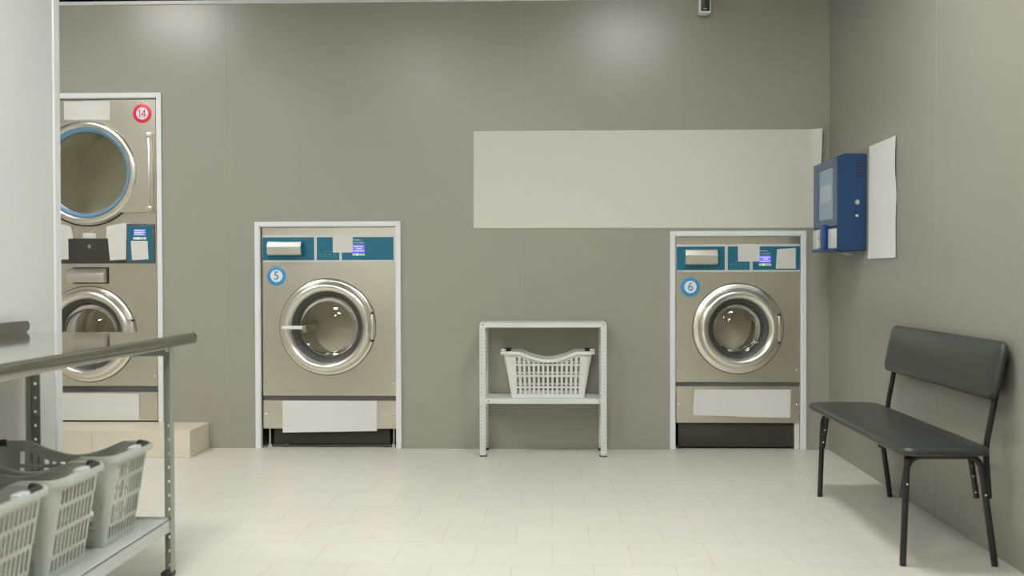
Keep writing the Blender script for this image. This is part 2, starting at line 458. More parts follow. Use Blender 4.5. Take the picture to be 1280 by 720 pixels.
def washer(no, label, x0, x1, zb, z1, cx, cz, ro, rr, ri, hx, band, cells, seam, kick, drawer, lcd, bpos, latch):
    Y = YW+.004
    t = thing('washing_machine', label, 'washing machine', ((x0+x1)/2, Y+.3, 0))
    obj('cabinet', cabinet_mesh(x0, x1, seam[1], z1, Y, [(cx, cz, ri-.02, seam[1], band[0]-.004)]), M['steel'], t, None)
    drum(t, cx, cz, Y+.03, ri*1.06, phase=.4 if latch else 1.2)
    bb = bm_(); box(bb, x0+.001, x1-.001, Y+.006, Y+.5, seam[0], seam[1]+.001); obj('seam_strip', bb, M['grey_seam'], t)
    bb = bm_(); box(bb, x0, x1, Y, Y+.5, kick[0], kick[1], .002, 1); kp = obj('kick_panel', bb, M['steel'], t)
    for z in ((kick[0]+kick[1])/2, seam[1]+.075):
        for x in (x0+.018, x1-.018):
            bb = bm_(); screw(bb, x, z, Y); obj('screw', bb, M['bolt'], t)
    # control band
    bb = bm_(); box(bb, x0, x1, Y-.003, Y+.0, band[0], band[1], .001, 1)
    cp = obj('control_panel', bb, M['label'], t)
    for i, (a, c) in enumerate(cells):
        bb = bm_(); box(bb, a, c, Y-.0045, Y-.002, band[0]+.012, band[1]-.014, 0)
        obj('control_label', bb, M['teal'], cp)
    # printed symbols on the middle label
    a, c = cells[1]; zc = band[0]+.012
    bb = bm_()
    n = 4; wd = (c-a-.02)/n
    for i in range(n):
        xa = a+.012+i*wd
        box(bb, xa, xa+.018, Y-.0052, Y-.0044, zc+.022, zc+.024)
        box(bb, xa, xa+.018, Y-.0052, Y-.0044, zc+.040, zc+.042)
        box(bb, xa, xa+.002, Y-.0052, Y-.0044, zc+.024, zc+.040)
        box(bb, xa+.016, xa+.018, Y-.0052, Y-.0044, zc+.024, zc+.040)
        box(bb, xa+.006, xa+.012, Y-.0052, Y-.0044, zc+.029, zc+.035)
    box(bb, a+.006, c-.006, Y-.0052, Y-.0044, zc+.010, zc+.012)
    box(bb, a+.04, c-.03, Y-.0052, Y-.0044, zc+.052, zc+.055)
    obj('printed_symbols', bb, M['glyph_dim'], cp)
    # display, its text and its four buttons
    lx0, lx1, lz0, lz1 = lcd
    bb = bm_(); box(bb, lx0, lx1, Y-.007, Y-.004, lz0, lz1, .001, 1); dp = obj('display', bb, M['lcd'], cp)
    bb = bm_()
    for r_, (w0, w1) in enumerate(((.1, .85), (.35, .7), (.1, .9))):
        zz = lz1-(r_+.75)*(lz1-lz0)/3.4
        x = lx0+(lx1-lx0)*w0
        while x < lx0+(lx1-lx0)*w1:
            wd = random.uniform(.004, .009); box(bb, x, x+wd, Y-.0076, Y-.0069, zz-.003, zz+.003); x += wd+.003
    obj('display_text', bb, M['lcdtext'], dp)
    bw = (lx1-lx0+.006)/4
    for i in range(4):
        bb = bm_(); x = lx0-.003+i*bw
        box(bb, x+.001, x+bw-.001, Y-.008, Y-.004, lz0-.021, lz0-.006, .001, 1)
        obj('button', bb, M['btn_g'] if i == 1 else M['btn'], cp, label='green lit button' if i == 1 else None)
    for i, w in enumerate(('Washer', 'Controller')):
        obj('printed_title', text_bm(w, .0165, lx0+.001, lz1+.030-i*.017, Y-.0046, .0003, align='LEFT'), M['glyph'], cp, None)
    drawer_front(t, *drawer, Y-.003)
    washer_door(t, cx, cz, Y, ro, rr, ri, hx)
    badge(t, bpos[0], bpos[1], Y, .060, no, M['blue'], M['num_blue'], .075)
    if latch:
        bb = bm_(); box(bb, cx-.275, cx-.146, Y-.072, Y-.050, cz-.012, cz+.010, .004, 2)
        obj('latch_tab', bb, M['badge'], t, label='white latch tab across the door ring')
    return t, Y

t5, Y5 = washer('5', 'wide front-loading steel washer with blue number 5 badge and white latch tab', -1.827, -.982, .124, 1.393,
       -1.413, .767, .302, .288, .222, -1.128, (1.176, 1.346), ((-1.824, -1.497), (-1.480, -1.338), (-1.322, -.995)),
       (.301, .332), (.124, .301), (-1.788, -1.566, 1.218, 1.306), (-1.252, -1.178, 1.236, 1.284), (-1.738, 1.088), True)
# black base with lumpy sealant and two levelling feet
bb = bm_(); box(bb, -1.775, -1.03, Y5+.05, Y5+.4, .010, .124, .01, 2)
obj('base_box', bb, M['charcoal'], t5)
bb = bm_()
x = -1.78
while x < -1.03:
    w = random.uniform(.03, .09); h = random.uniform(.010, .020); e = min(x+w, -1.02)
    box(bb, x, e+.008, Y5+.03+random.uniform(0, .01), Y5+.06, 0, h, .004, 2); x = e
obj('sealant_bead', bb, M['rub'], t5)
for x in (-1.80, -1.005):
    bb = bm_()
    bmesh.ops.create_cone(bb, cap_ends=True, segments=20, radius1=.019, radius2=.019, depth=.02, matrix=Matrix.Translation((x, Y5+.05, .010)))
    bmesh.ops.create_cone(bb, cap_ends=True, segments=14, radius1=.007, radius2=.007, depth=.124, matrix=Matrix.Translation((x, Y5+.05, .062)))
    obj('levelling_foot', bb, M['bolt'], t5)

t6, Y6 = washer('6', 'narrower front-loading steel washer with blue number 6 badge beside the corner', .774, 1.541, .165, 1.326,
       1.157, .755, .280, .252, .184, 1.409, (1.108, 1.280), ((.778, 1.075), (1.094, 1.229), (1.248, 1.539)),
       (.394, .420), (.165, .394), (.822, 1.030, 1.152, 1.247), (1.287, 1.360, 1.166, 1.208), (.863, 1.014), False)
bb = bm_(); box(bb, .790, 1.508, Y6+.02, Y6+.4, .012, .165, .004, 2); obj('base_box', bb, M['charcoal'], t6)
bb = bm_(); box(bb, 1.511, 1.541, Y6+.01, Y6+.4, 0, .165, .002, 1)
for z in (.06, .10, .14): box(bb, 1.513, 1.539, Y6+.006, Y6+.01, z, z+.004)
obj('base_post', bb, M['btn'], t6)
for x in (.82, 1.48):
    bb = bm_(); bmesh.ops.create_cone(bb, cap_ends=True, segments=20, radius1=.02, radius2=.02, depth=.012, matrix=Matrix.Translation((x, Y6+.08, .006)))
    obj('levelling_foot', bb, M['rub'], t6)

# ------------------------------------------------------------------ stacked dryer over washer, number 14
Y = YW+.004
X0, X1 = -3.385, -2.503
CX = -2.940
t = thing('stacked_washer_dryer', 'tall steel dryer stacked over a washer, with red number 14 badge', 'washer dryer', ((X0+X1)/2, Y+.3, .165))
obj('cabinet', cabinet_mesh(X0, X1, .392, 2.206, Y, [(CX, .722, .205, .392, 1.14), (CX, 1.744, .285, 1.44, 2.04)]), M['steel'], t, None)
bb = bm_(); box(bb, X0, X1, Y, Y+.5, .172, .352, .002, 1); obj('kick_panel', bb, M['steel'], t)
bb = bm_(); box(bb, X0+.001, X1-.001, Y+.006, Y+.5, .351, .393); obj('seam_strip', bb, M['grey_seam'], t)
bb = bm_(); box(bb, X0+.01, X1-.01, Y+.02, Y+.5, .165, .172); obj('base_strip', bb, M['charcoal'], t)
drum(t, CX, .722, Y+.03, .235, phase=2)
washer_door(t, CX, .722, Y, .302, .286, .222, -2.652)
# dryer drum and door
bb = bm_(); lathe(bb, [(.29, -.05), (.34, -.09), (.34, -.55), (.1, -.56), (0, -.558)], CX, 1.744, Y, 60)
dd = obj('dryer_drum', bb, M['drum'], t)
bb = bm_(); lathe(bb, [(.326, 0), (.326, .030), (.318, .040), (.300, .044), (.288, .040), (.282, .030), (.282, -.02)], CX, 1.744, Y, 96)
door = obj('dryer_door', bb, M['ring'], t, 50)
bb = bm_()
# flange plate to the right of the ring, following the ring's curve
prof = []
for i in range(13):
    a = math.radians(50-100*i/12)
    prof.append((CX+.323*math.cos(a), 1.744+.323*math.sin(a)))
prof = [(-2.715, 1.994)]+prof+[(-2.715, 1.492)]
prof.sort(key=lambda p: -p[1])
rows_ = [[bb.verts.new(p) for p in ((x, Y-.030, z), (-2.512, Y-.030, z), (-2.512, Y-.001, z), (x, Y-.001, z))] for x, z in prof]
for a_, c_ in zip(rows_, rows_[1:]):
    for q in range(4): bb.faces.new((a_[q], a_[(q+1) % 4], c_[(q+1) % 4], c_[q]))
bb.faces.new(rows_[0]); bb.faces.new(rows_[-1])
obj('door_flange', bb, M['steel'], door, 25)
bb = bm_()
box(bb, -2.543, -2.524, Y-.046, Y-.03, 1.505, 1.960, .004, 2)
for z in (1.500, 1.962): box(bb, -2.548, -2.516, Y-.050, Y-.029, z-.004, z+.028, .003, 2)
obj('door_hinge', bb, M['drawer'], door)
bb = bm_(); lathe(bb, [(.3345, 0), (.3345, .006), (.3265, .006), (.3265, 0)], CX, 1.738, Y, 96); obj('door_gap_shade', bb, M['black'], door)  # black ring set low, paints the shadow crescent under the door ring
bb = bm_(); lathe(bb, [(.283, .034), (.278, .036), (.272, .030), (.260, .022), (.256, .010), (.256, -.01)], CX, 1.744, Y, 80)
obj('blue_gasket', bb, M['bgasket'], door, label='blue-grey rubber gasket')
bb = bm_(); lathe(bb, [(.257, .006), (.20, .010), (.1, .013), (0, .014)], CX, 1.744, Y, 72); obj('door_glass', bb, M['dglass'], door)
# black coin panel and framed control panel
bb = bm_(); box(bb, X0+.02, -2.688, Y-.010, Y, 1.170, 1.328, .002, 1); cp = obj('coin_panel', bb, M['charcoal'], t)
bb = bm_(); lathe(bb, [(0, .008), (.009, .008), (.012, .005), (.012, 0)], -2.928, 1.278, Y-.010, 20); obj('lock', bb, M['bolt'], cp)
bb = bm_(); box(bb, -2.690, -2.512, Y-.013, Y, 1.170, 1.420, .003, 2); fp = obj('control_panel', bb, M['grey_seam'], t)
bb = bm_(); box(bb, -2.678, -2.524, Y-.0145, Y-.012, 1.184, 1.405); obj('control_label', bb, M['teal'], fp)
bb = bm_(); box(bb, -2.640, -2.565, Y-.017, Y-.014, 1.345, 1.385, .001, 1); dp = obj('display', bb, M['lcd'], fp)
bb = bm_()
for r_ in range(3):
    x = -2.636
    while x < -2.575:
        w = random.uniform(.004, .009); z = 1.378-r_*.012; box(bb, x, x+w, Y-.0176, Y-.0169, z-.003, z+.003); x += w+.003
obj('display_text', bb, M['lcdtext'], dp)
for i in range(4):
    bb = bm_(); x = -2.646+i*.0215; box(bb, x+.001, x+.0205, Y-.018, Y-.014, 1.320, 1.336, .001, 1)
    obj('button', bb, M['btn_g'] if i == 1 else M['btn'], fp, label='green lit button' if i == 1 else None)
# slanted steel detergent drawer in a dark slot
bb = bm_(); box(bb, -3.04, -2.808, Y-.002, Y+.0, 1.042, 1.146); obj('drawer_slot', bb, M['black'], t)
bb = bm_()
prism(bb, [(Y-.003, 1.050), (Y-.055, 1.050), (Y-.060, 1.102), (Y-.022, 1.138), (Y-.003, 1.140)], -3.055, -2.818, 'x')
bmesh.ops.bevel(bb, geom=list(bb.edges), offset=.002, segments=1, affect='EDGES')
obj('detergent_drawer', bb, M['drawer'], t, 30)
badge(t, -2.587, 2.117, Y, .060, '14', M['red'], M['num_red'], .066)
for x, z in ((-2.520, .26), (-2.520, .455), (-2.520, 1.10), (-2.59, 2.190), (-3.0, 2.190)):
    bb = bm_(); screw(bb, x, z, Y); obj('screw', bb, M['bolt'], t)

# ------------------------------------------------------------------ paper sheets
def paper(label, corners, m, curl=None, wave=.0015, cat='paper sheet', name='paper_sheet', nx=14, nz=8, normal=(0, -1, 0), group=None, seed=0, lift=.0022):
    """corners bl, br, tr, tl as points on the surface; curl(u, v) gives the lift off it"""
    bb = bm_(); N = Vector(normal)
    c = [Vector(p) for p in corners]
    g = []
    for j in range(nz+1):
        v = j/nz; row = []
        for i in range(nx+1):
            u = i/nx
            p = (c[0]*(1-u)+c[1]*u)*(1-v)+(c[3]*(1-u)+c[2]*u)*v
            d = lift+wave*(.5+.5*math.sin(5*u+3*v+seed))*(.5+.5*math.sin(4*v-2*u+seed*2))
            if curl: d += curl(u, v)
            row.append(bb.verts.new(p+N*d))
        g.append(row)
    for j in range(nz):
        for i in range(nx):
            bb.faces.new((g[j][i], g[j][i+1], g[j+1][i+1], g[j+1][i]))
    bmesh.ops.recalc_face_normals(bb, faces=bb.faces)
    ret = bmesh.ops.solidify(bb, geom=bb.faces[:], thickness=.0005)
    o = obj(name, bb, m, None, 60); center_origin(o)
    tag(o, label, cat, group)
    return o

def front_paper(label, x0, x1, z0, z1, m=None, Y=YW+.004, dx=(0, 0, 0, 0), dz=(0, 0, 0, 0), **k):
    cs = [(x0+dx[0], Y, z0+dz[0]), (x1+dx[1], Y, z0+dz[1]), (x1+dx[2], Y, z1+dz[2]), (x0+dx[3], Y, z1+dz[3])]
    return paper(label, cs, m or M['paper'], **k)

Ym = YW+.004
G = 'blank paper sheets on the machines'
# long banner over washer 6
paper('long blank cream banner stuck on the back wall above washer 6', [(-.490, YW, 1.386), (1.652, YW, 1.380), (1.664, YW, 1.990), (-.488, YW, 1.992)],
      M['banner'], curl=lambda u, v: .045*max(0, (u-.965)/.035)**2*(.25+.75*v)+.004*math.sin(3.1*u)*math.exp(-((v-.9+.8*u)**2)*60), name='banner', cat='banner', nx=60, nz=16)
# paper on the right wall
paper('tall blank white sheet on the right wall beside the blue payment terminal', [(XR, 5.352, 1.176), (XR, 4.925, 1.176), (XR, 4.929, 1.785), (XR, 5.352, 1.785)],
      M['paper_cool'], wave=.003, lift=-.0004, normal=(-1, 0, 0), nx=12, nz=16,
      curl=lambda u, v: .006*max(0, (.15-v)/.15)+.006*max(0, (u-.8)/.2)*abs(math.sin(6*v)))
def lift_bottom(u, v): return .02*max(0, .35-v)**1.5*(1+.4*math.sin(5*u))+.003
front_paper('wide blank sheet hanging below the seam of washer 5', -1.702, -1.103, .106, .300, m=M['paper_cool'], group=G, curl=lift_bottom, dz=(-.006, .004, 0, 0))
front_paper('wide blank sheet on the kick panel of washer 6', .877, 1.480, .214, .374, m=M['paper_cool'], group=G, dz=(0, -.018, 0, 0), dx=(0, 0, .006, .012), curl=lambda u, v: .004*max(0, .3-v))
front_paper('wide blank sheet on the kick panel of stacked machine 14', -3.19, -2.622, .176, .345, m=M['paper_cool'], group=G, curl=lambda u, v: .004*max(0, .3-v))
front_paper('small square blank sheet on the teal controls of washer 5', -1.378, -1.252, 1.235, 1.350, Y=Ym-.0045, group=G)
front_paper('small blank sheet over the middle controls of washer 6', 1.156, 1.290, 1.172, 1.283, Y=Ym-.0045, group=G, seed=1)
front_paper('small tilted blank sheet right of the display on washer 6', 1.390, 1.513, 1.128, 1.256, Y=Ym-.0045, dx=(0, 0, 0, .008), dz=(0, 0, 0, -.008), group=G, seed=2)
front_paper('blank sheet at the very top of stacked machine 14, above the dryer door', -3.086, -2.792, 2.078, 2.196, group=G)
front_paper('blank sheet on the teal panel of stacked machine 14, under its display', -2.660, -2.552, 1.190, 1.312, Y=Ym-.0145, dx=(.008, .004, 0, 0), dz=(0, .006, 0, 0), group=G)
front_paper('blank sheet above the black coin panel of machine 14, right of its middle', -2.818, -2.692, 1.328, 1.430, dx=(-.004, 0, 0, 0), dz=(0, 0, 0, -.024), group=G, curl=lambda u, v: .004)
front_paper('blank sheet on the right of the black coin panel of machine 14', -2.800, -2.694, 1.192, 1.328, Y=Ym-.010, dx=(.004, 0, .004, -.008), dz=(-.003, .003, 0, 0), group=G)
front_paper('blank sheet above the black coin panel of machine 14, beside the white partition', -3.19, -3.030, 1.328, 1.426, dz=(0, 0, -.012, 0), dx=(0, 0, -.02, 0), group=G, curl=lambda u, v: .003)
front_paper('blank sheet on the left of the black coin panel of machine 14', -3.16, -3.062, 1.196, 1.328, Y=Ym-.010, group=G)
front_paper('tiny blank sticker above the lock of the coin panel of machine 14', -2.972, -2.890, 1.329, 1.362, group=G)

# ------------------------------------------------------------------ slotted angle shelving
def angle_leg(x, y, h, sx, sy, w=.036, pitch=.025, hw=.009, hh=.009, t=.002, z0=.006, double=False, yholes=True):
    """an L-section upright with punched holes; outer corner at x, y, flanges run towards sx, sy"""
    bb = bm_()
    def flange(axis, s):
        if double: cols = [0, w*.22, w*.22+hw, w*.78-hw, w*.78, w]
        else: cols = [0, (w-hw)/2, (w+hw)/2, w]
        holes = (1, 3) if double else (1,)
        z = z0; rows = [z]
        while z+pitch < h-.01:
            rows += [z+(pitch-hh)/2, z+(pitch+hh)/2]; z += pitch
            rows.append(z)
        if rows[-1] < h: rows.append(h)
        vs = []
        for r in rows:
            vs.append([bb.verts.new((x+s*c, y, r) if axis == 'x' else (x, y+s*c, r)) for c in cols])
        for j in range(len(rows)-1):
            is_hole = abs((rows[j+1]-rows[j])-hh) < 1e-6
            for i in range(len(cols)-1):
                if is_hole and i in holes and (axis == 'x' or yholes): continue
                bb.faces.new((vs[j][i], vs[j][i+1], vs[j+1][i+1], vs[j+1][i]))
    flange('x', sx); flange('y', sy)
    bmesh.ops.remove_doubles(bb, verts=bb.verts, dist=1e-5)
    bmesh.ops.recalc_face_normals(bb, faces=bb.faces)
    bmesh.ops.solidify(bb, geom=bb.faces[:], thickness=t)
    return bb

def tray(x0, x1, y0, y1, z, drop):
    """sheet steel shelf with a folded edge all round"""
    bb = bm_(); t = .0025
    box(bb, x0, x1, y0, y1, z-t, z)
    box(bb, x0, x1, y0, y0+t, z-drop, z); box(bb, x0, x1, y1-t, y1, z-drop, z)
    box(bb, x0, x0+t, y0, y1, z-drop, z); box(bb, x1-t, x1, y0, y1, z-drop, z)
    box(bb, x0, x1, y0, y0+.015, z-drop, z-drop+t); box(bb, x0, x1, y1-.015, y1, z-drop, z-drop+t)
    return bb

# rack by the back wall
rx0, rx1, ry0, ry1 = -.436, .326, 5.842, 6.098
t = thing('shelving_rack', 'low white two-tier slotted metal rack between the two washers', 'shelf', ((rx0+rx1)/2, (ry0+ry1)/2, 0))
obj('shelf', tray(rx0+.003, rx1-.003, ry0+.003, ry1-.003, .806, .030), M['rack'], t, None)
obj('shelf', tray(rx0+.003, rx1-.003, ry0+.003, ry1-.003, .350, .032), M['rack'], t, None)
for x, sx in ((rx0, 1), (rx1, -1)):
    for y, sy in ((ry0, 1), (ry1, -1)):
        lg = obj('leg', angle_leg(x, y, .790, sx, sy, pitch=.022, hw=.0052, hh=.0062, double=True), M['rack'], t, None)
        bb = bm_(); box(bb, min(x, x+sx*.04)-.002, max(x, x+sx*.04)+.002, min(y, y+sy*.04)-.002, max(y, y+sy*.04)+.002, 0, .008, .002, 1)
        obj('foot_cap', bb, M['grip'], lg)
for x, z in ((rx0+.055, .334), (rx1-.055, .334), (rx0+.02, .792), (rx1-.02, .792)):
    bb = bm_(); screw(bb, x, z, ry0+.003, .005); obj('bolt', bb, M['bolt'], t)

# ------------------------------------------------------------------ laundry baskets
def basket(label, m, group=None):
    t = thing('laundry_basket', label, 'laundry basket', (0, 0, 0), group)
    H = .275
    def ztop(x):
        a = abs(x)
        if a > .165: return H
        return H-.046*(1-(a/.165)**1.7)
    # perimeter stations: (side, u, hole?)
    def station_list():
        out = []
        # long sides: 14 slots; short sides: 8 slots
        def side(n, half, slot, bar):
            c = [-half]
            tot = n*slot+(n-1)*bar; x = -tot/2
            for i in range(n):
                c += [x, x+slot]; x += slot+bar
            c.append(half)
            return c
        return side(14, .222, .0168, .0123), side(9, .118, .0160, .0094)
    L, Sh = station_list()
    R = .045
    # normalised outline at the top: half sizes
    def outline():
        P = []   # (x, y, nx, ny, hole_to_next)
        hx, hy = .222, .118
        def isle(c, i): return i % 2 == 1 and 0 < i < len(c)-2
        for i, x in enumerate(L): P.append((x, -hy-R, 0, -1, isle(L, i), 'L'))
        for k in range(1, 5): a = -PI/2+PI/2*k/5; P.append((hx+R*math.cos(a), -hy+R*math.sin(a), math.cos(a), math.sin(a), False, 'c'))
        for i, y in enumerate(Sh): P.append((hx+R, y, 1, 0, isle(Sh, i), 'S'))
        for k in range(1, 5): a = PI/2*k/5; P.append((hx+R*math.cos(a), hy+R*math.sin(a), math.cos(a), math.sin(a), False, 'c'))
        for i, x in enumerate(L): P.append((-x, hy+R, 0, 1, isle(L, i), 'L'))
        for k in range(1, 5): a = PI/2+PI/2*k/5; P.append((-hx+R*math.cos(a), hy+R*math.sin(a), math.cos(a), math.sin(a), False, 'c'))
        for i, y in enumerate(Sh): P.append((-hx-R, -y, -1, 0, isle(Sh, i), 'S'))
        for k in range(1, 5): a = PI+PI/2*k/5; P.append((-hx+R*math.cos(a), -hy+R*math.sin(a), math.cos(a), math.sin(a), False, 'c'))
        return P
    P = outline(); n = len(P)
    rows = [(0, 0, 0), (.0225, 1, 0), (.0565, 0, 0), (.0630, 0, 0), (.0645, 0, 1), (.0685, 1, 1), (.1255, 0, 1), (.1330, 0, 1), (.1345, 0, 2), (.1385, 1, 2), (.1930, 0, 2), (.2000, 0, 2), (.2015, 0, 3), (.2055, 1, 3), ('s', 0, 3), ('t', 0, 3)]
    bb = bm_(); grid = []
    for (z, hole, tier) in rows:
        ring = []
        for (x, y, nx, ny, hl, sd) in P:
            zt = ztop(x)
            if z == 's': zz = max(zt-.030, .2125)
            elif z == 't': zz = zt
            else: zz = z
            f = zz/H
            inset = .042*(1-f)-.0022*(tier-1.5)+.0008
            ring.append(bb.verts.new((x*(1-.052*(1-f))-nx*inset*.72, y-ny*inset*.75, zz)))
        grid.append(ring)
    for j in range(len(rows)-1):
        hr = rows[j][1] == 1
        for i in range(n):
            k = (i+1) % n
            if hr and P[i][4]: continue
            bb.faces.new((grid[j][i], grid[j][k], grid[j+1][k], grid[j+1][i]))
    bb.faces.new(grid[0])
    bmesh.ops.recalc_face_normals(bb, faces=bb.faces)
    bmesh.ops.solidify(bb, geom=bb.faces[:], thickness=.0028)
    obj('basket_body', bb, m, t, 30)
    # rim: folded lip that follows the dipping edge
    bb = bm_(); prof = [(-.004, -.006), (-.004, .003), (.004, .006), (.016, .004), (.0185, -.002), (.0185, -.0135), (.0160, -.0135), (.0150, -.004), (.002, -.002)]
    rings = []
    for (x, y, nx, ny, hl, sd) in P:
        zt = ztop(x)
        # shorten the outward run on the long sides a little
        rings.append([bb.verts.new((x+nx*d, y+ny*d*.85, zt+z)) for d, z in prof])
    for i in range(n):
        k = (i+1) % n
        for q in range(len(prof)):
            w = (q+1) % len(prof)
            bb.faces.new((rings[i][q], rings[k][q], rings[k][w], rings[i][w]))
    rim = obj('rim', bb, m, t, 40)
    for s in (-1, 1):
        xo = .222+R
        bb = bm_()
        box(bb, min(s*(xo-.010), s*(xo+.019)), max(s*(xo-.010), s*(xo+.019)), -.030, .030, H-.004, H+.014, .005, 2)
        obj('handle_tab', bb, M['tab'], t, label='raised white handle tab')
        for q in (1,):
            bb = bm_()
            y0, y1 = sorted((q*.032, q*.138))
            pts = [(s*(xo+.004-.018*max(0, (abs(y)-.105)/.023)**2), y, H+.002) for y in [y0+(y1-y0)*i/8 for i in range(9)]]
            tube(bb, pts, .0115, 10)
            obj('grip', bb, M['grip'], t, label='dark soft grip')
    return t

def dup(root, loc, rz, label, group):
    r = root.copy(); COL.objects.link(r); r.location = loc; r.rotation_euler = (0, 0, rz)
    r['label'] = label
    if group: r['group'] = group
    for ch in list(root.children):
        c = ch.copy(); COL.objects.link(c); c.parent = r
        for g in ch.children:
            d = g.copy(); COL.objects.link(d); d.parent = c
    return r

bk = basket('white slotted laundry basket on the lower shelf of the white rack', M['basket2'])
bk.location = (-.026, 5.985, .350)
bk.scale = (1., .70, 1.)
SZ = .214
GB = 'grey laundry baskets under the steel table'
bt = basket('grey slotted laundry basket under the steel table, farthest of the three, nearest the tiled plinth', M['basket'], GB)
bt.location = (-1.672, 3.225, SZ); bt.scale = (1., .90, 1.08)
dup(bt, (-1.672, 2.858, SZ), 0, 'grey slotted laundry basket under the steel table, middle of the three', GB)
dup(bt, (-1.672, 2.522, SZ), 0, 'grey slotted laundry basket under the steel table, nearest the camera, cut by the frame', GB)

# ------------------------------------------------------------------ stainless work table
TX0, TX1, TY0, TY1, TZ = -2.030, -1.378, 1.90, 3.730, .877
t = thing('steel_work_table', 'stainless steel work table with mirror-like top and lower shelf against the white partition', 'table', ((TX0+TX1)/2, (TY0+TY1)/2, 0))
bb = bm_()
box(bb, TX0, TX1, TY0, TY1, TZ-.0025, TZ, .001, 1)
obj('table_top', bb, M['top'], t)
bb = bm_()
e = .044
prism(bb, [(TX1-.030, TZ-.0026), (TX1+.0005, TZ-.0026), (TX1+.003, TZ-.008), (TX1+.003, TZ-e+.006), (TX1-.001, TZ-e), (TX1-.012, TZ-e), (TX1-.012, TZ-e+.003), (TX1-.030, TZ-e+.003)], TY0, TY1, 'y')
box(bb, TX0, TX1, TY1-.003, TY1+.001, TZ-e, TZ-.0026); box(bb, TX0, TX1, TY0-.001, TY0+.003, TZ-e, TZ-.0026)
box(bb, TX0-.001, TX0+.003, TY0, TY1, TZ-e, TZ-.0026)
obj('table_edge', bb, M['rim'], t, 40)
# end cap and bolt at the far right corner
bb = bm_(); box(bb, TX1-.018, TX1+.006, TY1-.004, TY1+.006, TZ-.040, TZ-.004, .004, 2)
obj('corner_cap', bb, M['rim'], t)
bb = bm_()
pr = [(TY0+.1, TZ), (TY1-.03, TZ), (TY1-.006, TZ+.014), (TY1-.004, TZ+.032), (TY1-.018, TZ+.045), (TY0+.1, TZ+.045)]
prism(bb, pr, TX0-.012, TX0+.006, 'x'); obj('upstand', bb, M['ups'], t, label='low grey upstand along the partition side')
LX0, LX1, LY0, LY1 = -1.912, -1.381, 2.10, 3.520
for x, sx in ((LX0, 1), (LX1, -1)):
    for y, sy in ((LY0, 1), (LY1, -1)):
        lg = obj('leg', angle_leg(x, y, TZ-e+.002, sx, sy, pitch=.051, hw=.010, hh=.010, t=.0025, z0=.012, yholes=False), M['rackg'], t, None)
        bb = bm_(); box(bb, min(x, x+sx*.037)-.002, max(x, x+sx*.037)+.002, min(y, y+sy*.037)-.002, max(y, y+sy*.037)+.002, 0, .020, .003, 2)
        obj('foot_cap', bb, M['grip'], lg)
for y in (LY1-.010, LY0+.005):
    bb = bm_(); box(bb, LX0+.004, LX1-.004, y, y+.005, TZ-.075, TZ-e); obj('cross_rail', bb, M['rackg'], t)
obj('lower_shelf', tray(LX0+.004, LX1-.004, LY0+.004, LY1-.004, SZ, .046), M['shelf'], t, None)
for z in (.195, TZ-.055):
    bb = bm_(); lathe(bb, [(0, .006), (.007, .006), (.008, 0)], LX1-.018, z, LY1-.012, 8); obj('bolt', bb, M['bolt'], t)

# ------------------------------------------------------------------ bench
t = thing('bench', 'black vinyl two-seat bench with backrest and tubular legs along the right wall', 'bench', (1.48, 4.25, 0))
def cushion(w, l, h, r, edge, n=10):
    """rounded slab lying in xy, centred"""
    bb = bm_()
    out = []
    for sx, sy, a0 in ((1, 1, 0), (-1, 1, PI/2), (-1, -1, PI), (1, -1, 3*PI/2)):
        for k in range(n+1):
            a = a0+PI/2*k/n; out.append((sx*(w/2-r)+r*math.cos(a), sy*(l/2-r)+r*math.sin(a), math.cos(a), math.sin(a)))
    rings = []
    for k in range(7):
        a = PI*k/6-PI/2
        d = edge*(math.cos(a)-1); z = h/2*math.sin(a)
        rings.append([bb.verts.new((x+nx*d, y+ny*d, z)) for x, y, nx, ny in out])
    for d, z in ((.035, .003), (.08, .006)):
        rings.append([bb.verts.new((x-nx*(edge+d), y-ny*(edge+d), h/2+z)) if False else bb.verts.new((x*(1-d/(w/2)*.8)-nx*edge*.9, y*(1-d/(l/2)*.8)-ny*edge*.9, h/2+z)) for x, y, nx, ny in out])
    m_ = len(out)
    for a, b_ in zip(rings, rings[1:]):
        for i in range(m_): bb.faces.new((a[i], a[(i+1) % m_], b_[(i+1) % m_], b_[i]))
    bb.faces.new(rings[0]); bb.faces.new(rings[-1])
    return bb
bb = cushion(.350, 1.325, .030, .075, .014)
bmesh.ops.translate(bb, verts=bb.verts, vec=(1.443, 4.255, .442))
obj('seat', bb, M['leather'], t, 40)
bb = cushion(.225, 1.20, .028, .045, .013)
ang = math.atan2(.045, .214)
